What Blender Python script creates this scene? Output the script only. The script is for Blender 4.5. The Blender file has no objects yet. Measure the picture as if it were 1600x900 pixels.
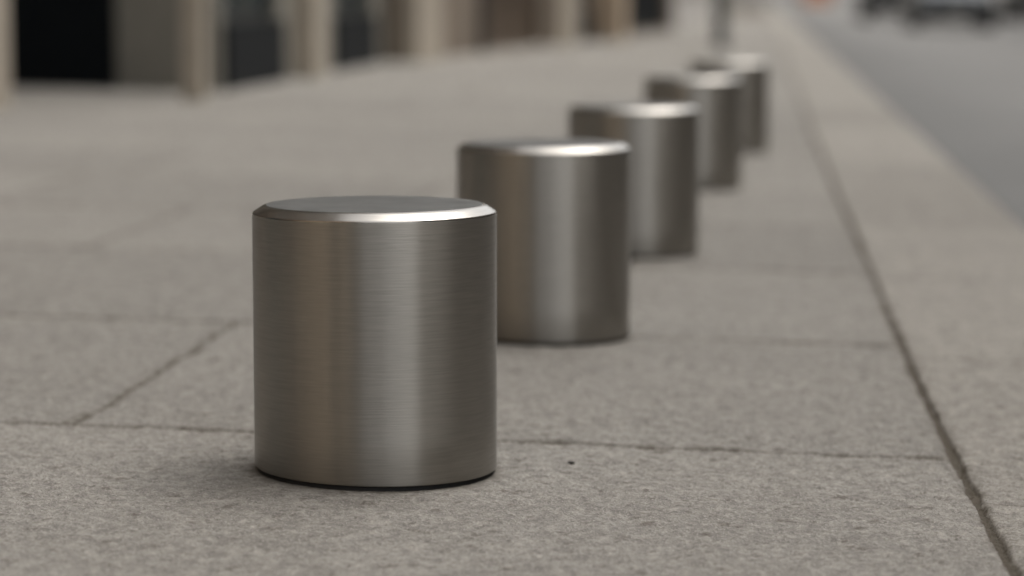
import bpy, bmesh, math, random
import numpy as np
from mathutils import Vector, Matrix

random.seed(7)
rng = np.random.default_rng(11)
scene = bpy.context.scene
COL = scene.collection
R = math.radians
FALL = 0.022            # the pavement falls gently towards the kerb


# ------------------------------------------------------------------ helpers
def link(o, parent=None):
    COL.objects.link(o)
    if parent is not None:
        o.parent = parent
    return o


def obj(name, mesh, mat=None, parent=None, loc=(0, 0, 0)):
    o = bpy.data.objects.new(name, mesh)
    if mat is not None and not mesh.materials:
        mesh.materials.append(mat)
    o.location = loc
    return link(o, parent)


def empty(name, loc=(0, 0, 0), rz=0.0):
    o = bpy.data.objects.new(name, None)
    o.location = loc
    o.rotation_euler = (0, 0, rz)
    o.empty_display_size = 0.1
    return link(o)


def tag(o, label, cat, group=None):
    o['label'] = label
    o['category'] = cat
    if group:
        o['group'] = group
    return o


def structure(o):
    o['kind'] = 'structure'
    return o


class MB:
    """collects simple shapes into one mesh"""
    def __init__(self):
        self.v, self.f, self.sm = [], [], []

    def quad(self, a, b, c, d):
        n = len(self.v)
        self.v += [a, b, c, d]
        self.f.append((n, n + 1, n + 2, n + 3))
        self.sm.append(False)

    def box(self, x0, x1, y0, y1, z0, z1, bev=0.0):
        if bev > 0:
            bm = bmesh.new()
            bmesh.ops.create_cube(bm, size=1)
            for v in bm.verts:
                v.co = Vector(((x0 + x1) / 2 + v.co.x * (x1 - x0), (y0 + y1) / 2 + v.co.y * (y1 - y0),
                               (z0 + z1) / 2 + v.co.z * (z1 - z0)))
            bmesh.ops.bevel(bm, geom=bm.edges[:], offset=bev, segments=2, affect='EDGES', profile=0.6)
            self.bm(bm)
            return
        n = len(self.v)
        self.v += [(x0, y0, z0), (x1, y0, z0), (x1, y1, z0), (x0, y1, z0),
                   (x0, y0, z1), (x1, y0, z1), (x1, y1, z1), (x0, y1, z1)]
        for q in ((3, 2, 1, 0), (4, 5, 6, 7), (0, 1, 5, 4), (1, 2, 6, 5), (2, 3, 7, 6), (3, 0, 4, 7)):
            self.f.append(tuple(n + i for i in q))
            self.sm.append(False)

    def bm(self, bm, smooth=False):
        n = len(self.v)
        bm.verts.index_update()
        self.v += [tuple(v.co) for v in bm.verts]
        for f in bm.faces:
            self.f.append(tuple(n + v.index for v in f.verts))
            self.sm.append(smooth)
        bm.free()

    def lathe(self, prof, seg=48, axis='Z', c=(0, 0, 0), caps=True, smooth=True):
        n = len(self.v)
        for r, h in prof:
            for k in range(seg):
                a = 2 * math.pi * k / seg
                p = (r * math.cos(a), r * math.sin(a), h)
                if axis == 'X':
                    p = (p[2], p[0], p[1])
                elif axis == 'Y':
                    p = (p[0], -p[2], p[1])
                self.v.append((c[0] + p[0], c[1] + p[1], c[2] + p[2]))
        for i in range(len(prof) - 1):
            for k in range(seg):
                k2 = (k + 1) % seg
                self.f.append((n + i * seg + k, n + i * seg + k2, n + (i + 1) * seg + k2, n + (i + 1) * seg + k))
                self.sm.append(smooth)
        if caps:
            if prof[0][0] > 1e-6:
                self.f.append(tuple(n + k for k in range(seg - 1, -1, -1)))
                self.sm.append(False)
            if prof[-1][0] > 1e-6:
                self.f.append(tuple(n + (len(prof) - 1) * seg + k for k in range(seg)))
                self.sm.append(False)

    def mesh(self, name):
        me = bpy.data.meshes.new(name)
        me.from_pydata(self.v, [], self.f)
        me.polygons.foreach_set('use_smooth', self.sm)
        me.update()
        return me

    def build(self, name, mat, parent=None, loc=(0, 0, 0)):
        return obj(name, self.mesh(name), mat, parent, loc)


# ------------------------------------------------------------------ materials
def new_mat(name):
    m = bpy.data.materials.new(name)
    m.use_nodes = True
    nt = m.node_tree
    b = nt.nodes['Principled BSDF']
    return m, nt, b


def N(nt, t, **kw):
    n = nt.nodes.new(t)
    for k, v in kw.items():
        if k.startswith('_'):
            setattr(n, k[1:], v)
        else:
            n.inputs[k].default_value = v
    return n


def mixrgb(nt, fac, a, b, mode='MIX'):
    n = nt.nodes.new('ShaderNodeMix')
    n.data_type = 'RGBA'
    n.blend_type = mode
    for sock, val in ((n.inputs[0], fac), (n.inputs[6], a), (n.inputs[7], b)):
        if hasattr(val, 'is_output'):
            nt.links.new(val, sock)
        elif isinstance(val, (tuple, list)):
            sock.default_value = (*val, 1.0) if len(val) == 3 else val
        else:
            sock.default_value = val
    return n.outputs[2]


def maprange(nt, val, a, b, c, d):
    n = nt.nodes.new('ShaderNodeMapRange')
    nt.links.new(val, n.inputs[0])
    for i, x in enumerate((a, b, c, d)):
        n.inputs[i + 1].default_value = x
    return n.outputs[0]


def coords(nt, scale=(1, 1, 1), kind='Object'):
    tc = nt.nodes.new('ShaderNodeTexCoord')
    mp = nt.nodes.new('ShaderNodeMapping')
    mp.inputs['Scale'].default_value = scale
    nt.links.new(tc.outputs[kind], mp.inputs['Vector'])
    return mp.outputs['Vector']


def noise(nt, vec, scale, detail=3.0, rough=0.55):
    n = N(nt, 'ShaderNodeTexNoise', Scale=scale, Detail=detail, Roughness=rough)
    nt.links.new(vec, n.inputs['Vector'])
    return n.outputs['Fac']


def bump(nt, height, strength, dist, normal=None):
    n = N(nt, 'ShaderNodeBump', Strength=strength, Distance=dist)
    nt.links.new(height, n.inputs['Height'])
    if normal is not None:
        nt.links.new(normal, n.inputs['Normal'])
    return n.outputs['Normal']


def paving_mat(name, base, joint_col, joint=True, gain=1.0):
    m, nt, b = new_mat(name)
    v = coords(nt)
    big = noise(nt, v, 2.3, 4)
    mid = noise(nt, v, 17.0, 4, 0.6)
    fine = noise(nt, v, 210.0, 3, 0.65)
    speck = noise(nt, v, 420.0, 2, 0.5)
    c = mixrgb(nt, maprange(nt, big, 0.3, 0.7, 0, 1), [x * 0.90 for x in base], [base[0] * 1.07, base[1] * 1.07, base[2] * 1.06])
    c = mixrgb(nt, maprange(nt, mid, 0.40, 0.70, 0, 0.55), c, [base[0] * .74, base[1] * .73, base[2] * .71])
    patch = noise(nt, v, 62.0, 6, 0.72)
    c = mixrgb(nt, maprange(nt, patch, 0.36, 0.52, 0.75, 0), c, [base[0] * .55, base[1] * .545, base[2] * .54])
    c = mixrgb(nt, maprange(nt, patch, 0.52, 0.66, 0, 0.75), c, [base[0] * 1.38, base[1] * 1.37, base[2] * 1.36])
    c = mixrgb(nt, maprange(nt, fine, 0.48, 0.66, 0, 0.75 * gain), c, [base[0] * .50, base[1] * .49, base[2] * .48])
    c = mixrgb(nt, maprange(nt, speck, 0.54, 0.70, 0, 0.7 * gain), c, [min(1, x * 1.6) for x in base])
    if joint:
        at = N(nt, 'ShaderNodeAttribute', _attribute_name='tint')
        tn = maprange(nt, at.outputs['Fac'], 0, 1, 0.90, 1.08)
        c = mixrgb(nt, 1.0, c, tn, 'MULTIPLY')
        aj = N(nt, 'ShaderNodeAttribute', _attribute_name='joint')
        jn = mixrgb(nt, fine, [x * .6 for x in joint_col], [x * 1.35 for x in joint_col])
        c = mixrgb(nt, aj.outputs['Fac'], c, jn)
    nt.links.new(c, b.inputs['Base Color'])
    b.inputs['Roughness'].default_value = 0.78
    b.inputs['Specular IOR Level'].default_value = 0.35
    nrm = bump(nt, patch, 0.8, 0.006)
    nrm = bump(nt, fine, 0.9, 0.003, nrm)
    nrm = bump(nt, speck, 0.6, 0.0012, nrm)
    nt.links.new(nrm, b.inputs['Normal'])
    return m


def stone_mat(name, base, blocks=None, rough=0.85):
    m, nt, b = new_mat(name)
    v = coords(nt)
    big = noise(nt, v, 0.9, 4)
    mid = noise(nt, v, 9.0, 5, 0.6)
    c = mixrgb(nt, maprange(nt, big, 0.3, 0.7, 0, 1), [x * 0.82 for x in base], [x * 1.1 for x in base])
    c = mixrgb(nt, maprange(nt, mid, 0.4, 0.8, 0, 0.4), c, [x * 0.6 for x in base])
    nt.links.new(c, b.inputs['Base Color'])
    b.inputs['Roughness'].default_value = rough
    nt.links.new(bump(nt, mid, 0.4, 0.01), b.inputs['Normal'])
    return m


def plain_mat(name, base, rough=0.5, metal=0.0, var=0.25, scale=20, spec=0.5):
    m, nt, b = new_mat(name)
    v = coords(nt)
    n = noise(nt, v, scale, 4)
    c = mixrgb(nt, maprange(nt, n, 0.3, 0.7, 0, 1), [x * (1 - var) for x in base], [min(1, x * (1 + var)) for x in base])
    nt.links.new(c, b.inputs['Base Color'])
    b.inputs['Roughness'].default_value = rough
    b.inputs['Metallic'].default_value = metal
    b.inputs['Specular IOR Level'].default_value = spec
    return m


def wood_mat(name, base):
    m, nt, b = new_mat(name)
    v = coords(nt, (14, 14, 1.2))
    n = noise(nt, v, 3.0, 5, 0.6)
    c = mixrgb(nt, n, [x * 0.55 for x in base], [x * 1.4 for x in base])
    nt.links.new(c, b.inputs['Base Color'])
    b.inputs['Roughness'].default_value = 0.45
    return m


def brushed_mat(name, base, rough, aniso, line=1.0):
    """stainless steel turned on a lathe: fine rings round the upright axis"""
    m, nt, b = new_mat(name)
    v = coords(nt, (26, 26, 640))
    n1 = noise(nt, v, 1.0, 2, 0.6)
    v2 = coords(nt, (2.2, 2.2, 300))
    n2 = noise(nt, v2, 1.0, 3, 0.6)
    v3 = coords(nt, (3, 3, 6))
    n3 = noise(nt, v3, 1.0, 4, 0.6)
    c = mixrgb(nt, maprange(nt, n1, 0.3, 0.7, 0, 1), [x * 0.90 for x in base], [min(1, x * 1.06) for x in base])
    c = mixrgb(nt, maprange(nt, n3, 0.35, 0.75, 0, 0.12), c, [x * 0.80 for x in base])
    nt.links.new(c, b.inputs['Base Color'])
    b.inputs['Metallic'].default_value = 1.0
    rr = maprange(nt, n2, 0.3, 0.7, rough * 0.95, rough * 1.06)
    nt.links.new(rr, b.inputs['Roughness'])
    b.inputs['Anisotropic'].default_value = aniso
    b.inputs['Anisotropic Rotation'].default_value = ANISO_ROT
    tg = N(nt, 'ShaderNodeTangent', _direction_type='RADIAL', _axis='Z')
    nt.links.new(tg.outputs[0], b.inputs['Tangent'])
    nrm = bump(nt, n1, 0.32 * line, 0.0005)
    nrm = bump(nt, n2, 0.035 * line, 0.0009, nrm)
    nt.links.new(nrm, b.inputs['Normal'])
    return m


ANISO_ROT = 0.25
M = {}
M['paving'] = paving_mat('paving stone', (0.374, 0.3525, 0.323), (0.12, 0.10, 0.075))
M['kerb'] = paving_mat('kerb stone', (0.422, 0.395, 0.358), (0.115, 0.095, 0.07))
M['steel'] = brushed_mat('brushed steel', (0.465, 0.445, 0.41), 0.42, 1.0)
M['rim'] = brushed_mat('polished steel edge', (0.50, 0.475, 0.44), 0.25, 0.3, 0.4)
M['rubber'] = plain_mat('black rubber', (0.012, 0.012, 0.012), 0.7, scale=60)
M['stone'] = stone_mat('pale limestone', (0.46, 0.405, 0.335))
M['stone_grey'] = stone_mat('grey limestone', (0.27, 0.258, 0.225))
M['stone_brown'] = stone_mat('brown sandstone', (0.21, 0.17, 0.132))
M['stone_warm'] = stone_mat('warm sandstone', (0.58, 0.46, 0.34))
M['stone_deep'] = stone_mat('dark brown sandstone', (0.125, 0.10, 0.078))  # house stone kept dark to deepen the reflections in the steel
M['stone_dark'] = stone_mat('dark stone', (0.13, 0.12, 0.11))
M['render'] = stone_mat('pale render', (0.62, 0.60, 0.58))
M['terracotta'] = stone_mat('terracotta paint', (0.62, 0.27, 0.13))
M['step'] = stone_mat('worn step stone', (0.42, 0.39, 0.345))
M['roof'] = plain_mat('slate', (0.07, 0.07, 0.075), 0.7)
M['glass'] = plain_mat('window glass', (0.05, 0.068, 0.072), 0.12, var=0.15, scale=0.6, spec=0.22)
M['frame_dark'] = plain_mat('dark painted frame', (0.022, 0.026, 0.028), 0.4)
M['frame_pale'] = plain_mat('pale painted frame', (0.5, 0.48, 0.44), 0.5)
M['black'] = plain_mat('doorway shade black', (0.006, 0.008, 0.010), 0.8, spec=0.12)  # flat black standing in for the shade inside open doorways
M['riser'] = plain_mat('black painted riser', (0.010, 0.012, 0.014), 0.75, spec=0.15)
M['panel'] = stone_mat('grey panel', (0.19, 0.182, 0.155))
M['wood'] = wood_mat('dark brown wood', (0.075, 0.048, 0.028))
M['brass'] = plain_mat('brass', (0.55, 0.40, 0.18), 0.35, 1.0)
M['iron'] = plain_mat('dark iron paint', (0.055, 0.066, 0.07), 0.45)
M['lamp'] = plain_mat('opal glass', (0.7, 0.7, 0.66), 0.3, var=0.05)
M['tyre'] = plain_mat('tyre rubber', (0.015, 0.015, 0.015), 0.8)
M['alloy'] = plain_mat('alloy', (0.5, 0.5, 0.5), 0.3, 1.0)
M['trim'] = plain_mat('black car trim', (0.012, 0.012, 0.013), 0.45)
M['headlight'] = plain_mat('clear headlight glass', (0.6, 0.62, 0.64), 0.1, var=0.05)
M['plate'] = plain_mat('white number plate', (0.75, 0.75, 0.72), 0.4, var=0.03)
M['chip'] = plain_mat('dark grit', (0.035, 0.03, 0.026), 0.9, scale=300)


def paint(name, c):
    m = plain_mat(name, c, 0.32, 0.2, var=0.04, scale=3)
    m.node_tree.nodes['Principled BSDF'].inputs['Coat Weight'].default_value = 0.6
    return m


def road_mat():
    m, nt, b = new_mat('asphalt')
    v = coords(nt)
    big = noise(nt, v, 0.7, 4)
    fine = noise(nt, v, 160, 3, 0.6)
    c = mixrgb(nt, maprange(nt, big, 0.3, 0.7, 0, 1), (0.205, 0.196, 0.184), (0.28, 0.268, 0.252))
    c = mixrgb(nt, maprange(nt, fine, 0.45, 0.7, 0, 0.6), c, (0.09, 0.088, 0.085))
    # the asphalt grows darker towards the kerb
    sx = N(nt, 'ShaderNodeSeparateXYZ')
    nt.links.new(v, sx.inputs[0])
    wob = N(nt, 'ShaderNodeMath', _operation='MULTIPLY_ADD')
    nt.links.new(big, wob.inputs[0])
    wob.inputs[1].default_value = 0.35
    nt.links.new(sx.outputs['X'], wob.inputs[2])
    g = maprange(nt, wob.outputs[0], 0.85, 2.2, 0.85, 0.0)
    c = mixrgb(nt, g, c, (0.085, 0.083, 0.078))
    nt.links.new(c, b.inputs['Base Color'])
    b.inputs['Roughness'].default_value = 0.62
    nt.links.new(bump(nt, fine, 0.5, 0.003), b.inputs['Normal'])
    return m


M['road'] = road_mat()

# ------------------------------------------------------------------ paving as real relief
TS = 1024


def tile(lo, hi, power):
    """periodic noise; wavelengths between 1/hi and 1/lo of the tile"""
    f = np.fft.fftfreq(TS) * TS
    k = np.sqrt(f[:, None] ** 2 + f[None, :] ** 2)
    k[0, 0] = 1
    amp = np.where((k >= lo) & (k <= hi), k ** -power, 0.0)
    s = np.fft.ifft2(amp * np.exp(2j * np.pi * rng.random((TS, TS)))).real
    return (s / s.std()).astype(np.float32)


T_FINE, T_MID, T_BIG, T_EDGE = tile(60, 420, 0.9), tile(6, 90, 1.3), tile(1, 12, 1.6), tile(3, 60, 1.5)


def samp(t, x, y, period):
    u = (x / period % 1.0) * TS
    v = (y / period % 1.0) * TS
    i, j = np.floor(u).astype(int), np.floor(v).astype(int)
    a, b = u - i, v - j
    i %= TS
    j %= TS
    i2, j2 = (i + 1) % TS, (j + 1) % TS
    return (t[i, j] * (1 - a) * (1 - b) + t[i2, j] * a * (1 - b) + t[i, j2] * (1 - a) * b + t[i2, j2] * a * b)


def kerb_x(y):          # the joint between paving and kerb wanders a little
    return np.interp(y, [-60, 2.3, 2.9, 3.8, 5.5, 9, 200], [.226, .224, .214, .208, .199, .190, .188])


ROWS = [1.02, 1.95, 2.872, 3.80, 4.80, 5.72, 6.66, 7.56, 8.50]
_y = 8.5
while _y < 60:
    _y += random.uniform(0.86, 0.98)
    ROWS.append(_y)
_y = 1.02
while _y > -30:
    _y -= random.uniform(0.86, 0.98)
    ROWS.insert(0, _y)
SKEW = -0.012     # the cross joints are not quite square to the kerb
XJ = {}
for _i, _r in enumerate(ROWS):
    if abs(_r - 1.95) < .01:
        XJ[_i] = [-1.22, -2.15]
    elif abs(_r - 2.872) < .01:
        XJ[_i] = [-0.765, -1.70]
    elif abs(_r - 3.80) < .01:
        XJ[_i] = [-0.36, -1.44, -2.3]
    elif abs(_r - 4.80) < .01:
        XJ[_i] = [-0.24, -1.25, -2.1]
    else:
        s0 = -random.uniform(0.3, 0.9)
        XJ[_i] = [s0, s0 - random.uniform(.85, 1.0), s0 - random.uniform(1.75, 1.95)]
TINT = rng.random((400, 6))
POSTS = [(-0.392, 2.680), (-0.309, 3.790), (-0.240, 5.050), (-0.172, 6.810), (-0.099, 8.420)]


def paving_fields(x, y, kerb):
    """height above the plane, joint mask, tint"""
    near_post = np.full(x.shape, 1.0)
    for bx, by in POSTS:
        near_post = np.minimum(near_post, np.clip((np.hypot(x - bx, y - by) - 0.130) / 0.03, 0.15, 1))
    w = samp(T_EDGE, x, y, 0.9) * 0.0012
    w2 = samp(T_EDGE, y + .37, x + .11, 0.7) * 0.0012
    d = np.full(x.shape, 9.0, np.float32)
    wid = np.full(x.shape, 0.0064, np.float32)
    tint = np.zeros(x.shape, np.float32)
    if not kerb:
        yy = y + SKEW * x * -1 + w
        row = np.clip(np.searchsorted(ROWS, yy) - 1, 0, len(ROWS) - 2)
        ra = np.array(ROWS)
        wid = np.where(yy > 3.3, 0.0115, wid).astype(np.float32)
        lng = np.zeros(x.shape, bool)
        d = np.minimum(yy - ra[row], ra[row + 1] - yy).astype(np.float32)
        for ri in np.unique(row):
            mk = row == ri
            xx = x[mk] + w2[mk]
            dd = d[mk]
            t = np.full(dd.shape, TINT[ri, 0])
            for q, xj in enumerate(XJ[ri]):
                near = np.abs(xx - xj) < dd
                lng[np.flatnonzero(mk)[near]] = True
                dd = np.minimum(dd, np.abs(xx - xj))
                t = np.where(xx < xj, TINT[ri, q + 1], t)
            d[mk] = dd
            tint[mk] = t
        wid = np.where(lng, 0.0038, wid).astype(np.float32)
        dk = kerb_x(y) - x + w2 * 0.6
        wk = 0.0046 + 0.0022 * np.clip(samp(T_BIG, x * 0, y, 3.1), -1, 1.5)
        d = np.where(dk < d, dk, d)
        wid = np.where(dk <= d + 1e-6, wk, wid)
    else:
        yy = y + w
        per = 1.06
        ph = (yy - 0.50) / per
        fr = (ph - np.floor(ph)) * per
        d = np.minimum(fr, per - fr).astype(np.float32)
        wid = np.full(x.shape, 0.0018, np.float32)
        tint = TINT[np.clip(np.floor(ph).astype(int) + 80, 0, 399), 0]
        dk = x - kerb_x(y) + w2 * 0.6
        wk = 0.0046 + 0.0022 * np.clip(samp(T_BIG, x * 0, y + 1.3, 3.1), -1, 1.5)
        wid = np.where(dk < d, wk, wid)
        d = np.minimum(d, dk)
    rel = (samp(T_FINE, x, y, 1.13) * 0.00070 + samp(T_MID, x, y, 1.31) * 0.00085 + samp(T_BIG, x, y, 2.9) * 0.0007) * near_post
    pit = np.clip(samp(T_MID, y, x, 0.83) - 2.1, 0, 2) * -0.0016
    rel = rel + pit
    # worn round edges, then down into a mortar bed with grit
    e = np.clip(1 - (d - wid) / 0.010, 0, 1)
    rel = rel - e ** 2 * 0.0014
    g = np.clip((wid - d) / 0.0022 + 0.5, 0, 1)
    grit = samp(T_FINE, y, x, 0.52) * 0.0009 + samp(T_MID, y, x, 0.6) * 0.0006
    rel = rel * (1 - g) + g * (-0.0062 + grit)
    jm = np.clip(g * 1.0 + np.clip(1 - (d - wid) / 0.013, 0, 1) * 0.40 * (0.6 + 0.5 * samp(T_MID, x, y, 0.5)), 0, 1)
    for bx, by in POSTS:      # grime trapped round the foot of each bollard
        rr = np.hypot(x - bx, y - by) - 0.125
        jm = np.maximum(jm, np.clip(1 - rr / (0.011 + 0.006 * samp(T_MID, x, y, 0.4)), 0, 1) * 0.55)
    return rel, jm, tint


def relief(name, xs, ys, mat, kerb=False, edge=None):
    """one sheet of paving on the grid xs x ys (xs may be a function of y)"""
    ny = len(ys)
    X = np.stack([xs(y) if callable(xs) else xs for y in ys]).astype(np.float64)
    nx = X.shape[1]
    Y = np.repeat(np.asarray(ys, np.float64)[:, None], nx, 1)
    rel, jm, tint = paving_fields(X.ravel(), Y.ravel(), kerb)
    Z = -FALL * X.ravel() + rel
    if edge is not None:
        Z, Xr = edge(X.ravel(), Y.ravel(), Z)
    else:
        Xr = X.ravel()
    co = np.stack([Xr, Y.ravel(), Z], 1).astype(np.float32)
    idx = np.arange(nx * ny).reshape(ny, nx)
    q = np.stack([idx[:-1, :-1], idx[:-1, 1:], idx[1:, 1:], idx[1:, :-1]], -1).reshape(-1, 4)
    return co, q, jm, tint


def join_sheets(name, sheets, mat):
    n = 0
    V, Q, J, T = [], [], [], []
    for co, q, j, t in sheets:
        V.append(co)
        Q.append(q + n)
        J.append(j)
        T.append(t)
        n += len(co)
    V, Q, J, T = np.concatenate(V), np.concatenate(Q), np.concatenate(J), np.concatenate(T)
    me = bpy.data.meshes.new(name)
    me.vertices.add(len(V))
    me.vertices.foreach_set('co', V.ravel())
    me.loops.add(len(Q) * 4)
    me.loops.foreach_set('vertex_index', Q.ravel().astype(np.int32))
    me.polygons.add(len(Q))
    me.polygons.foreach_set('loop_start', np.arange(0, len(Q) * 4, 4, dtype=np.int32))
    me.polygons.foreach_set('use_smooth', np.ones(len(Q), dtype=bool))
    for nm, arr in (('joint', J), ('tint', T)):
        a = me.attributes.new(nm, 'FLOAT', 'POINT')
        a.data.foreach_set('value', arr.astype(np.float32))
    me.update(calc_edges=True)
    return structure(obj(name, me, mat))


def ygrid(a, b, k):
    ys = [a]
    while ys[-1] < b:
        ys.append(ys[-1] + k * ys[-1] / 2.2)
    ys[-1] = b
    return np.array(ys)


XL = -2.47
near_y = ygrid(1.55, 3.9, 0.0034)
mid_y = ygrid(3.9, 8.2, 0.0046)
far_y = np.concatenate([np.arange(8.2, 60, 0.05), np.arange(60, 175, 1.0)])
back_y = np.concatenate([np.arange(-45, 0.0, 0.5), np.arange(0, 1.5501, 0.02)])


def span(n, left):
    return lambda y: np.concatenate([np.linspace(left, kerb_x(y) - .05, n), np.linspace(kerb_x(y) - .048, kerb_x(y), 26)])


sheets = [relief('p', span(560, -1.45), near_y, None),
          relief('p', lambda y: np.linspace(XL, -1.45, 60), near_y[::4] if near_y[::4][-1] == 3.9 else np.append(near_y[::4], 3.9), None),
          relief('p', span(560, -2.0), mid_y, None),
          relief('p', lambda y: np.linspace(XL, -2.0, 40), mid_y[::4] if mid_y[::4][-1] == 8.2 else np.append(mid_y[::4], 8.2), None),
          relief('p', span(130, XL), far_y, None),
          relief('p', span(60, XL), back_y, None)]
join_sheets('pavement', sheets, M['paving'])

KE = 0.572


def kerb_edge(x, y, z):
    # the far edge of the kerb rolls over a worn arris and drops to the road
    t = x - KE
    z = np.where(t > 0, z - np.sqrt(np.clip(0.014 ** 2 - (0.014 - np.clip(t, 0, .014)) ** 2, 0, 1)) * 0, z)
    r = 0.016
    a = np.clip(t / r, 0, 1)
    z = z - np.where(a > 0, r * (1 - np.sqrt(np.clip(1 - a ** 2, 0, 1))), 0)
    drop = np.clip((t - r) / 0.02, 0, 1)
    z = z - drop * 0.14
    return z, np.where(t > r, KE + r + (t - r) * .2, x)


def kspan(n):
    return lambda y: np.concatenate([np.linspace(kerb_x(y), kerb_x(y) + .05, 26), np.linspace(kerb_x(y) + .052, KE - .001, n),
                                     np.linspace(KE, KE + .016, 8), np.linspace(KE + .018, KE + .036, 6)])


join_sheets('kerb', [relief('k', kspan(150), near_y, None, True, kerb_edge), relief('k', kspan(110), mid_y, None, True, kerb_edge),
                     relief('k', kspan(40), far_y, None, True, kerb_edge), relief('k', kspan(20), back_y, None, True, kerb_edge)], M['kerb'])

ROAD_Z = -0.125
mb = MB()
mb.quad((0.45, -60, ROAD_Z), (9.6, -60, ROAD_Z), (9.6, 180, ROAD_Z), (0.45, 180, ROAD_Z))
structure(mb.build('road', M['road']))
mb = MB()
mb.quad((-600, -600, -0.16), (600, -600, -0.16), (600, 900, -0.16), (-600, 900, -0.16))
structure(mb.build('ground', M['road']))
mb = MB()
mb.quad((0.1, -60, -0.014), (-4, -60, 0.072), (-4, 180, 0.072), (0.1, 180, -0.014))
for z in mb.v:
    pass
structure(mb.build('pavement_bed', M['paving']))
mb = MB()
mb.quad((-2.468, -3.5, 0.0535), (-2.468, 12.0, 0.0535), (-9, 12.0, 0.197), (-9, -3.5, 0.197))
structure(mb.build('courtyard', M['paving']))
# far side of the road
mb = MB()
mb.box(7.90, 8.20, -60, 180, -0.16, 0.0, 0.015)
structure(mb.build('far_kerb', M['kerb']))
mb = MB()
mb.box(8.205, 10.2, -60, 180, -0.16, -0.004)
structure(mb.build('far_pavement', M['paving']))

# ------------------------------------------------------------------ bollards
RAD, HGT, CH = 0.125, 0.2755, 0.0088
SEG = 160


def arc(pts, k=4):
    """round the inner corners of an (r, z) profile"""
    out = [pts[0]]
    for i in range(1, len(pts) - 1):
        p, a, b = Vector(pts[i][:2]), Vector(pts[i - 1][:2]), Vector(pts[i + 1][:2])
        r = pts[i][2]
        d1, d2 = (a - p).normalized(), (b - p).normalized()
        p0, p2 = p + d1 * r, p + d2 * r
        for j in range(k + 1):
            t = j / k
            out.append(tuple(p0 * (1 - t) ** 2 + p * 2 * t * (1 - t) + p2 * t * t))
    out.append(pts[-1])
    return [q[:2] for q in out]


def slope_cut(me, zlim=0.02):
    for v in me.vertices:
        if v.co.z < zlim:
            v.co.z += -FALL * v.co.x
    me.update()


def make_bollard():
    root = empty('bollard')
    mb = MB()
    zs = [0.0045, 0.03] + [HGT - CH - 0.0015]
    prof = [(RAD - 0.0012, 0.0050), (RAD, 0.0062), (RAD, 0.05), (RAD, 0.15), (RAD, HGT - CH - 0.002), (RAD - .0002, HGT - CH - .0006)]
    mb.lathe(prof, SEG, caps=False)
    body = mb.build('body', M['steel'], root)
    slope_cut(body.data)
    mb = MB()
    p = arc([(RAD - .0002, HGT - CH - .0006, 0), (RAD - 0.0004, HGT - CH + .0008, .0012), (RAD - 0.0110, HGT - 0.0010, .0026), (RAD - 0.0145, HGT - 0.0002, 0)], 5)
    mb.lathe(p, SEG, caps=False)
    mb.build('bevel_rim', M['rim'], root)
    mb = MB()
    n = 14
    mb.lathe([((RAD - 0.0145) * (1 - k / n) + 1e-4 * (k == n), HGT - 0.0002) for k in range(n + 1)], SEG, caps=True)
    mb.build('top_plate', M['top'], root)
    mb = MB()
    mb.lathe([(RAD - 0.0030, -0.012), (RAD - 0.0030, 0.0070)], SEG, caps=True)
    ring = mb.build('base_ring', M['rubber'], root)
    for v in ring.data.vertices:
        v.co.z += -FALL * v.co.x
    return root


def top_mat():
    m, nt, b = new_mat('blasted steel top')
    v = coords(nt)
    n1 = noise(nt, v, 900, 2)
    n2 = noise(nt, v, 22, 4)
    c = mixrgb(nt, maprange(nt, n2, 0.3, 0.7, 0, 1), (0.34, 0.34, 0.335), (0.43, 0.43, 0.42))
    nt.links.new(c, b.inputs['Base Color'])
    b.inputs['Metallic'].default_value = 1.0
    b.inputs['Roughness'].default_value = 0.55
    nt.links.new(bump(nt, n1, 0.3, 0.0006), b.inputs['Normal'])
    return m


M['top'] = top_mat()
SPOTS = [(-0.392, 2.680, 1.0, 0.0, 'nearest brushed steel bollard, largest and in sharp focus, on the front paving joint'),
         (-0.309, 3.790, 1.010, 1.3, 'second brushed steel bollard, partly hidden behind the sharp front one'),
         (-0.240, 5.050, 1.018, 2.1, 'middle bollard of the row of five, blurred steel with a bright rim'),
         (-0.172, 6.810, 1.024, 3.7, 'fourth steel bollard, just in front of the smallest one'),
         (-0.099, 8.420, 1.028, 5.0, 'farthest and smallest steel bollard, at the far end of the row')]
proto = make_bollard()
for i, (x, y, sz, rz, lab) in enumerate(SPOTS):
    if i == 0:
        o = proto
    else:
        o = proto.copy()
        link(o)
        for ch in list(proto.children):
            c = ch.copy()
            link(c, o)
    o.location = (x, y, -FALL * x)
    o.scale = (1, 1, sz)
    tag(o, lab, 'bollard', 'row of steel bollards along the kerb')

# grit lying on the paving
for k, (x, y, s, lab) in enumerate([(-0.195, 2.752, 0.0027, 'tiny dark stone chip right of the nearest bollard, by the joint')]):
    bm = bmesh.new()
    bmesh.ops.create_icosphere(bm, subdivisions=2, radius=1)
    for v in bm.verts:
        v.co *= random.uniform(.75, 1.2)
        v.co = Vector((v.co.x * s * 1.5, v.co.y * s, v.co.z * s * .6))
    mb = MB()
    mb.bm(bm)
    tag(mb.build('stone_chip', M['chip'], None, (x, y, -FALL * x + s * .4)), lab, 'stone chip')

# ------------------------------------------------------------------ buildings
MESH = {}


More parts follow.
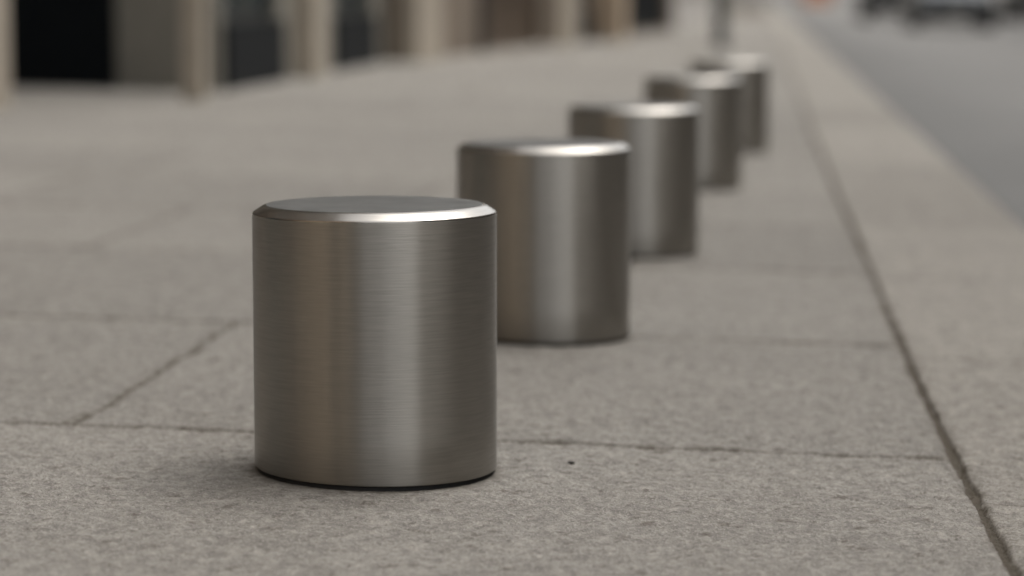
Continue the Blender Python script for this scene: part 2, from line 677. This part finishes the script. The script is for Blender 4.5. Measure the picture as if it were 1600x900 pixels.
def window_part(parent, s0, s1, z0, z1, rec, frame='frame_dark', rows=2, cols=2, sill=True):
    """frame part with the glazing and the sill as its sub-parts"""
    w, h = s1 - s0, z1 - z0
    key = ('w', round(w, 3), round(h, 3), frame, rows, cols)
    if key not in MESH:
        f = MB()
        t, d = 0.06, 0.06
        f.box(0, t, 0, d, 0, h)
        f.box(w - t, w, 0, d, 0, h)
        f.box(t, w - t, 0, d, 0, t)
        f.box(t, w - t, 0, d, h - t, h)
        for c in range(1, cols):
            x = w * c / cols
            f.box(x - .02, x + .02, .008, d - .008, t, h - t)
        for r in range(1, rows):
            z = h * r / rows
            f.box(t, w - t, .012, d - .012, z - .018, z + .018)
        fm = f.mesh('window')
        fm.materials.append(M[frame])
        g = MB()
        g.box(t * .5, w - t * .5, .026, .034, t * .5, h - t * .5)
        gm = g.mesh('pane')
        gm.materials.append(M['glass'])
        s = MB()
        s.box(-.05, w + .05, -rec - .06, -.003, -.07, 0.0, .006)
        sm = s.mesh('sill')
        sm.materials.append(M['stone_grey'])
        MESH[key] = (fm, gm, sm)
    fm, gm, sm = MESH[key]
    f = obj('window', fm, None, parent, (s0, rec, z0))
    obj('pane', gm, None, f)
    if sill:
        obj('sill', sm, None, f)
    return f


def door_part(parent, s0, s1, z0, z1, rec, mat='wood', glazed=False):
    w, h = s1 - s0, z1 - z0
    f = MB()
    f.box(0, w, 0.02, .07, 0, h)
    for (a, b) in ((0.12, .42), (.46, .92)):
        for q in range(2):
            x0, x1 = w * (.08 + .46 * q), w * (.46 + .46 * q)
            f.box(x0, x1, 0.0, .019, h * a, h * b, .008)
    d = f.build('door', M[mat], parent, (s0, rec, z0))
    k = MB()
    k.lathe([(.001, 0), (.02, .004), (.028, .03), (.02, .05), (.001, .056)], 16, 'Y', (w * .9, 0.0, 1.02))
    k.build('handle', M['brass'], d)
    return d


def wall_with_holes(s0, s1, z0, z1, holes, rec, back=True, depth=9.0, zt=None):
    """street front with real openings, their reveals, and the body of the house behind"""
    mb = MB()
    ss = sorted({s0, s1, *[h[0] for h in holes], *[h[1] for h in holes]})
    zs = sorted({z0, z1, *[h[2] for h in holes], *[h[3] for h in holes]})
    for a, b in zip(ss, ss[1:]):
        for c, d in zip(zs, zs[1:]):
            m, n = (a + b) / 2, (c + d) / 2
            if any(h[0] < m < h[1] and h[2] < n < h[3] for h in holes):
                continue
            mb.quad((a, 0, c), (b, 0, c), (b, 0, d), (a, 0, d))
    for a, b, c, d in [h[:4] for h in holes]:
        r = rec + .09
        mb.quad((a, 0, c), (a, 0, d), (a, r, d), (a, r, c))
        mb.quad((b, 0, d), (b, 0, c), (b, r, c), (b, r, d))
        mb.quad((a, 0, d), (b, 0, d), (b, r, d), (a, r, d))
        mb.quad((b, 0, c), (a, 0, c), (a, r, c), (b, r, c))
        mb.quad((a, r, c), (b, r, c), (b, r, d), (a, r, d))
    mb.quad((s0, depth, z0), (s0, 0, z0), (s0, 0, z1), (s0, depth, z1))
    mb.quad((s1, 0, z0), (s1, depth, z0), (s1, depth, z1), (s1, 0, z1))
    mb.quad((s1, depth, z0), (s0, depth, z0), (s0, depth, z1), (s1, depth, z1))
    mb.quad((s0, 0, z1), (s1, 0, z1), (s1, depth, z1), (s0, depth, z1))
    return mb


def building(name, label, P0, P1, z, height, wall, openings=(), pilasters=(), upper=True, floor=3.4, gf=3.9,
             pitch=2.5, frame='frame_pale', rec=0.2, depth=9.0, trim='stone', pil_mat=None):
    P0, P1 = Vector(P0), Vector(P1)
    dv = P1 - P0
    L = dv.length
    root = empty(name, (P0.x, P0.y, z), math.atan2(dv.y, dv.x))
    tag(root, label, 'building')
    holes = []
    for o in openings:
        holes.append(o[1:5])
    ups = []
    if upper:
        zz = gf + .7
        n = max(1, int(L / pitch))
        while zz + 2.0 < height - .5:
            for k in range(n):
                c = (k + .5) * L / n
                ups.append((round(c - .55, 3), round(c + .55, 3), round(zz, 3), round(zz + 1.85, 3)))
            zz += floor
    wm = wall_with_holes(0, L, -0.3, height, holes + ups, rec, depth=depth)
    wm.build('wall', M[wall], root)
    for kind, a, b, c, d, *ex in openings:
        if kind == 'window':
            window_part(root, a, b, c, d, rec, *ex)
        elif kind == 'door':
            door_part(root, a, b, c, d, rec, *ex)
        elif kind == 'riser':
            pass
    for u in ups:
        window_part(root, *u, rec, frame)
    for (a, b, pr, zt) in pilasters:
        p = MB()
        p.box(a, b, -pr, .05, -.3, zt, .006)
        p.box(a - .03, b + .03, -pr - .03, .05, zt, zt + .22, .01)
        p.build('pilaster', M[pil_mat or wall], root)
    c = MB()
    c.box(-.0, L, -.16, .3, gf, gf + .28, .02)
    c.build('string_course', M[trim], root)
    c = MB()
    c.box(0, L, -.32, .4, height - .32, height + .12, .03)
    c.box(0, L, -.2, .4, height - .55, height - .325, .02)
    c.build('cornice', M[trim], root)
    r = MB()
    r.v = [(0, .15, height + .125), (L, .15, height + .125), (L, depth, height + .125), (0, depth, height + .125),
           (.4, 2.2, height + 1.9), (L - .4, 2.2, height + 1.9), (L - .4, depth - 2, height + 1.9), (.4, depth - 2, height + 1.9)]
    r.f = [(0, 1, 5, 4), (1, 2, 6, 5), (2, 3, 7, 6), (3, 0, 4, 7), (4, 5, 6, 7)]
    r.sm = [False] * 5
    r.build('roof', M['roof'], root)
    return root


def part_box(root, name, mat, *a, bev=0.006):
    p = MB()
    p.box(*a, bev)
    return p.build(name, M[mat], root)


zL = FALL * 2.6
# --- the near house on the left: s runs along the street
zL = FALL * 2.45
S = lambda y: y - 11.88
b1 = building('shop_house', 'grey stone house on the left with a dark side doorway in its end wall', (-2.45, 11.88), (-2.45, 17.2), zL, 12.6, 'stone_grey',
              openings=[('window', S(12.0), S(13.42), 0.30, 3.0, 'frame_dark', 1, 2, False),
                        ('window', S(15.15), S(16.7), 0.30, 3.0, 'frame_dark', 1, 2, False)],
              pilasters=[(S(13.82), S(14.18), .12, 3.6)], pil_mat='stone', gf=3.95, rec=0.05)
for a, b in ((12.0, 13.42), (15.15, 16.7)):
    part_box(b1, 'stall_riser', 'riser', S(a) - .03, S(b) + .03, -.03, .02, -.1, 0.305)
sd = part_box(b1, 'dark_doorway', 'black', -.035, .03, .47, 1.40, -.05, 2.3, bev=.004)  # solid black sheet, its colour is the dark of an open doorway
hb = MB()
hb.box(-.075, -.036, .60, .63, 1.0, 1.14, .008)
hb.build('handle', M['brass'], sd)
building('set_back_house', 'dark house set back behind the two pale stone posts, at the left', (-4.7, 1.2), (-4.7, 11.84), .1, 15.0, 'stone_deep', trim='stone_brown',
         openings=[('window', 1.6, 3.6, .5, 3.0, 'frame_dark', 1, 2), ('door', 5.0, 6.1, .02, 2.6, 'wood'), ('window', 7.4, 9.4, .5, 3.0, 'frame_dark', 1, 2)])


def stone_post(label, x0, x1, y0, y1, h):
    x, y = (x0 + x1) / 2, (y0 + y1) / 2
    w, d = (x1 - x0) / 2, (y1 - y0) / 2
    root = empty('stone_post', (x, y, -FALL * x))
    tag(root, label, 'stone post', 'pale stone posts before the set back house')
    p = MB()
    p.box(-w, w, -d, d, -.05, h, .008)
    p.build('shaft', M['stone'], root)
    p = MB()
    p.box(-w - .03, w + .03, -d - .03, d + .03, h + .002, h + .09, .012)
    p.box(-w + .01, w - .01, -d + .01, d - .01, h + .092, h + .15, .02)
    p.build('cap', M['stone'], root)


stone_post('thick pale stone post at the left edge of the view, nearest of the two', -3.2, -2.858, 9.65, 9.95, 2.4)
stone_post('slim pale stone post just before the corner of the grey house', -2.395, -2.305, 10.85, 10.97, 2.4)
building('narrow_house', 'narrow warm stone house on the left, level with the nearest bollard', (-2.45, -3.6), (-2.45, 1.15), zL, 11.0, 'stone_warm',
         openings=[('window', 1.4, 3.2, .5, 2.9, 'frame_dark', 1, 2)])

# --- the second house leans towards the kerb
P0, P1 = (-2.353, 17.22), (-1.10, 33.3)
LL = math.hypot(P1[0] - P0[0], P1[1] - P0[1])
T = lambda y: (y - 17.22) * LL / (33.3 - 17.22)
b2 = building('brown_house', 'brown stone house in the middle distance with a dark wooden door', P0, P1, zL - .004, 11.8, 'stone_brown',
              openings=[('door', T(20.3), T(23.0), 0.02, 2.9, 'wood'),
                        ('window', T(24.75), T(26.1), 0.3, 2.9, 'frame_dark', 1, 2, False),
                        ('door', T(28.6), T(32.9), 0.02, 3.0, 'black')],  # black leaf, painted as the shade of a deep recess
              pilasters=[(T(17.24), T(18.1), .12, 3.5), (T(23.5), T(24.6), .10, 3.5)], pil_mat='stone', trim='stone_grey', rec=0.05)
part_box(b2, 'stall_riser', 'riser', T(24.75) - .03, T(26.1) + .03, -.03, .02, -.1, 0.28)
part_box(b2, 'corner_pier', 'stone_warm', T(26.3), T(26.85), -.26, .05, -.3, 3.5, bev=.01)
part_box(b2, 'doorpost', 'riser', T(20.06), T(20.28), -.02, .05, -.1, 2.9)

building('corner_house', 'pale house beyond the brown one, left of the lamp post', (-1.08, 33.35), (-1.05, 58), .022, 13.0, 'render',
         openings=[('window', 3.0, 5.0, .5, 3.0, 'frame_pale', 2, 3), ('door', 7.4, 8.6, .02, 2.6, 'wood'), ('window', 11, 13, .5, 3.0, 'frame_pale', 2, 3), ('window', 17, 19, .5, 3.0, 'frame_pale', 2, 3)])
building('terrace_house', 'grey house at the far left end of the street', (-1.1, 58.1), (-1.0, 112), .02, 12.2, 'stone_grey',
         openings=[('window', 4 + 6 * k, 6 + 6 * k, .5, 2.9, 'frame_dark', 1, 3) for k in range(8)])
# --- closing the street far ahead
be = building('end_house', 'pale house with a terracotta shopfront closing the far end of the street', (-8, 150), (22, 150), -.1, 12, 'render',
              openings=[('window', 3.0 + 4 * k, 4.6 + 4 * k, .5, 2.8, 'frame_dark', 1, 2) for k in range(1)] +
                       [('window', 15.0 + 4 * k, 16.6 + 4 * k, .5, 2.8, 'frame_dark', 1, 2) for k in range(3)])
part_box(be, 'shopfront', 'terracotta', 10.3, 11.9, -.25, .05, -.05, 2.9)
# --- across the road (s runs back towards the viewer)
zr = -0.004
building('side_house', 'dark brown stone house across the road to the right, with four pilasters', (9.8, 42), (9.8, 14), zr, 12.5, 'stone_deep', trim='stone_brown', pilasters=[(7 * k, 7 * k + .4, .1, 3.6) for k in range(4)],
         openings=[('window', 1.5 + 7 * k, 3.5 + 7 * k, .5, 3, 'frame_dark', 1, 3) for k in range(4)])
building('tall_house', 'tall brown stone house across the road, level with the bollards', (9.8, 13.9), (9.8, -6.0), zr, 15.5, 'stone_deep', trim='stone_brown',
         openings=[('window', 1.5 + 7 * k, 3.5 + 7 * k, .5, 3, 'frame_dark', 1, 3) for k in range(3)])
building('far_side_house', 'pale house on the far side of the road beyond the cars', (9.8, 100), (9.8, 42.1), zr, 12, 'stone',
         openings=[('window', 2 + 6 * k, 4 + 6 * k, .5, 3, 'frame_dark', 1, 3) for k in range(9)])
# --- behind the viewer, past an open square on the right
building('back_house', 'dark house closing the street behind the viewer', (14, -44), (-12, -44), 0, 15, 'stone_dark', trim='stone_dark')
building('back_left_house', 'dark stone house behind the viewer on the left', (-2.45, -43.8), (-2.45, -3.65), zL, 13, 'stone_dark', trim='stone_dark')

# ------------------------------------------------------------------ lamp post
lp = empty('lamp_post', (-0.36, 23.9, FALL * .36))
tag(lp, 'dark iron lamp post standing on the pavement behind the smallest bollard', 'lamp post')
mb = MB()
mb.lathe([(.075, -.05), (.075, .02), (.06, .05), (.055, .5), (.048, .56), (.045, .62), (.044, 1.0), (.042, 2.4), (.04, 4.0), (.05, 4.02), (.05, 4.08), (.03, 4.12)], 28)
mb.build('post', M['iron'], lp)
mb = MB()
mb.lathe([(.09, 4.12), (.10, 4.15), (.17, 4.5), (.17, 4.52)], 6, caps=True, smooth=False)
mb.build('lantern', M['lamp'], lp)
mb = MB()
mb.lathe([(.2, 4.522), (.2, 4.55), (.06, 4.7), (.03, 4.74), (.03, 4.8), (.001, 4.84)], 6, caps=True, smooth=False)
mb.build('lantern_cap', M['iron'], lp)


# ------------------------------------------------------------------ cars
def loft(mb, secs):
    """secs: list of closed rings of equal length"""
    n0 = len(mb.v)
    k = len(secs[0])
    for s in secs:
        mb.v += s
    for i in range(len(secs) - 1):
        for j in range(k):
            j2 = (j + 1) % k
            mb.f.append((n0 + i * k + j, n0 + (i + 1) * k + j, n0 + (i + 1) * k + j2, n0 + i * k + j2))
            mb.sm.append(True)
    mb.f.append(tuple(n0 + j for j in range(k)))
    mb.sm.append(False)
    mb.f.append(tuple(n0 + (len(secs) - 1) * k + j for j in range(k - 1, -1, -1)))
    mb.sm.append(False)


def ring(y, hw, z0, z1, r=0.16, pinch=0.9):
    pts = []
    for cx, cz, a0 in ((1, -1, -90), (1, 1, 0), (-1, 1, 90), (-1, -1, 180)):
        for q in range(5):
            a = R(a0 + 22.5 * q)
            w = hw * (pinch if cz > 0 else 1)
            rr = min(r, (z1 - z0) * .45, w * .45)
            pts.append((cx * (w - rr) + rr * math.cos(a), y, (z0 + rr if cz < 0 else z1 - rr) + rr * math.sin(a)))
    return pts


def make_car(name, label, paintmat, loc, rz, lower='trim'):
    """front of the car points along local -y"""
    root = empty(name, loc, rz)
    tag(root, label, 'car', 'cars out on the road')
    b = MB()
    loft(b, [ring(-2.08, .62, .36, .66, .12), ring(-2.0, .76, .30, .74, .14), ring(-1.75, .84, .24, .80, .16), ring(-1.2, .88, .22, .90, .16),
             ring(-.75, .89, .22, .96, .16), ring(.8, .89, .22, .98, .16), ring(1.6, .87, .24, .98, .16), ring(1.95, .80, .30, .92, .16), ring(2.05, .70, .38, .84, .14)])
    body = b.build('body', paintmat, root)
    g = MB()
    loft(g, [ring(-.95, .72, .90, .97, .03, .98), ring(-.25, .74, .90, 1.40, .10, .84), ring(.7, .74, .90, 1.45, .10, .82), ring(1.35, .73, .90, 1.38, .1, .82), ring(1.75, .70, .90, .99, .03, .96)])
    g.build('windows', M['glass'], root)
    r = MB()
    loft(r, [ring(-.20, .60, 1.385, 1.43, .02, .96), ring(.2, .62, 1.41, 1.475, .03, .94), ring(.8, .62, 1.41, 1.48, .03, .94), ring(1.32, .59, 1.36, 1.415, .02, .96)])
    r.build('roof', paintmat, root)
    for yy in (-2.0, 1.97):
        m = MB()
        s = -1 if yy < 0 else 1
        m.box(-.76, .76, min(yy, yy + s * .13), max(yy, yy + s * .13), .17, .40, .05)
        m.build('bumper', M['trim'], root)
    m = MB()
    m.box(-.42, .42, -2.115, -2.03, .50, .62, .02)
    m.build('grille', M['trim'], root)
    for yy in (-2.142, 2.103):
        m = MB()
        m.box(-.26, .26, yy, yy + .012, .30, .385, .004)
        m.build('number_plate', M['plate'], root)
    for s in (-1, 1):
        m = MB()
        m.box(min(s * .47, s * .70), max(s * .47, s * .70), -2.075, -1.93, .55, .68, .04)
        m.build('headlight', M['headlight'], root)
        m = MB()
        m.box(min(s * .52, s * .74), max(s * .52, s * .74), 1.93, 2.07, .62, .80, .03)
        m.build('tail_light', M['tail'], root)
        m = MB()
        m.box(min(s * .86, s * 1.02), max(s * .86, s * 1.02), -.72, -.60, .92, 1.05, .03)
        m.build('wing_mirror', paintmat, root)
        for yy in (-1.32, 1.30):
            w = MB()
            w.lathe([(.19, -.10), (.28, -.105), (.315, -.08), (.32, 0), (.315, .08), (.28, .105), (.19, .10)], 32, 'X', (s * .79, yy, .32), caps=False)
            t = w.build('wheel', M['tyre'], root)
            h = MB()
            h.lathe([(.001, .085), (.06, .095), (.15, .085), (.19, .10), (.195, .0), (.19, -.10), (.001, -.08)], 24, 'X', (s * .79, yy, .32), caps=False)
            h.build('rim', M['alloy'], t)
    return root


M['tail'] = plain_mat('red lamp plastic', (0.30, 0.012, 0.010), 0.2)
make_car('parked_car', 'small blue grey car facing us on the road, nearest of the blurred cars', paint('blue grey paint', (0.075, 0.09, 0.105)), (3.26, 47, ROAD_Z), 0).scale = (.8, .8, .8)
make_car('parked_car', 'black car just left of and behind the blue grey car', paint('black car paint', (0.014, 0.016, 0.018)), (3.1, 61, ROAD_Z), 0)
make_car('parked_car', 'dark car by the far kerb at the right edge of the view', paint('charcoal car paint', (0.02, 0.021, 0.022)), (6.3, 60, ROAD_Z), 0)

# ------------------------------------------------------------------ sky and light
SUN_EL, SUN_AZ = 58, 62          # azimuth measured clockwise from +y (the street), so the sun is up on the right
world = bpy.data.worlds.new('World')
scene.world = world
world.use_nodes = True
wn = world.node_tree
bg = wn.nodes['Background']
sky = wn.nodes.new('ShaderNodeTexSky')
sky.sky_type = 'NISHITA'
sky.sun_disc = False
sky.sun_elevation = R(SUN_EL)
sky.sun_rotation = R(SUN_AZ)
sky.dust_density = 4.0
sky.air_density = 1.0
hs = wn.nodes.new('ShaderNodeHueSaturation')
hs.inputs['Saturation'].default_value = 0.12       # a closed, whitish overcast
wn.links.new(sky.outputs[0], hs.inputs['Color'])
tint = mixrgb(wn, 1.0, hs.outputs[0], (1.0, 0.988, 0.965), 'MULTIPLY')
wn.links.new(tint, bg.inputs['Color'])
bg.inputs['Strength'].default_value = 0.15
sl = bpy.data.lights.new('sun', 'SUN')
sl.energy = 0.5
sl.angle = R(60)
sl.color = (1.0, 0.95, 0.88)
so = bpy.data.objects.new('sun', sl)
dirv = Vector((math.sin(R(SUN_AZ)) * math.cos(R(SUN_EL)), math.cos(R(SUN_AZ)) * math.cos(R(SUN_EL)), math.sin(R(SUN_EL))))
so.rotation_euler = dirv.to_track_quat('Z', 'Y').to_euler()
so.location = (3, 3, 20)
link(so)

# ------------------------------------------------------------------ camera
cam = bpy.data.cameras.new('camera')
cam.sensor_width = 36
cam.lens = 4140.2 / 1600 * 36
cam.clip_start, cam.clip_end = 0.05, 2000
cam.dof.use_dof = True
cam.dof.focus_distance = 2.55
cam.dof.aperture_fstop = 3.1
co = bpy.data.objects.new('camera', cam)
co.location = (0, 0, 0.4984)
co.rotation_euler = (math.pi / 2 - 0.1109, 0, 0.0933)
link(co)
scene.camera = co

scene.render.engine = 'CYCLES'
scene.cycles.use_denoising = True
scene.cycles.denoising_input_passes = 'RGB_ALBEDO_NORMAL'
scene.cycles.max_bounces = 8
scene.view_settings.view_transform = 'Standard'
scene.view_settings.look = 'None'
scene.view_settings.gamma = 1
scene.view_settings.exposure = 0.74
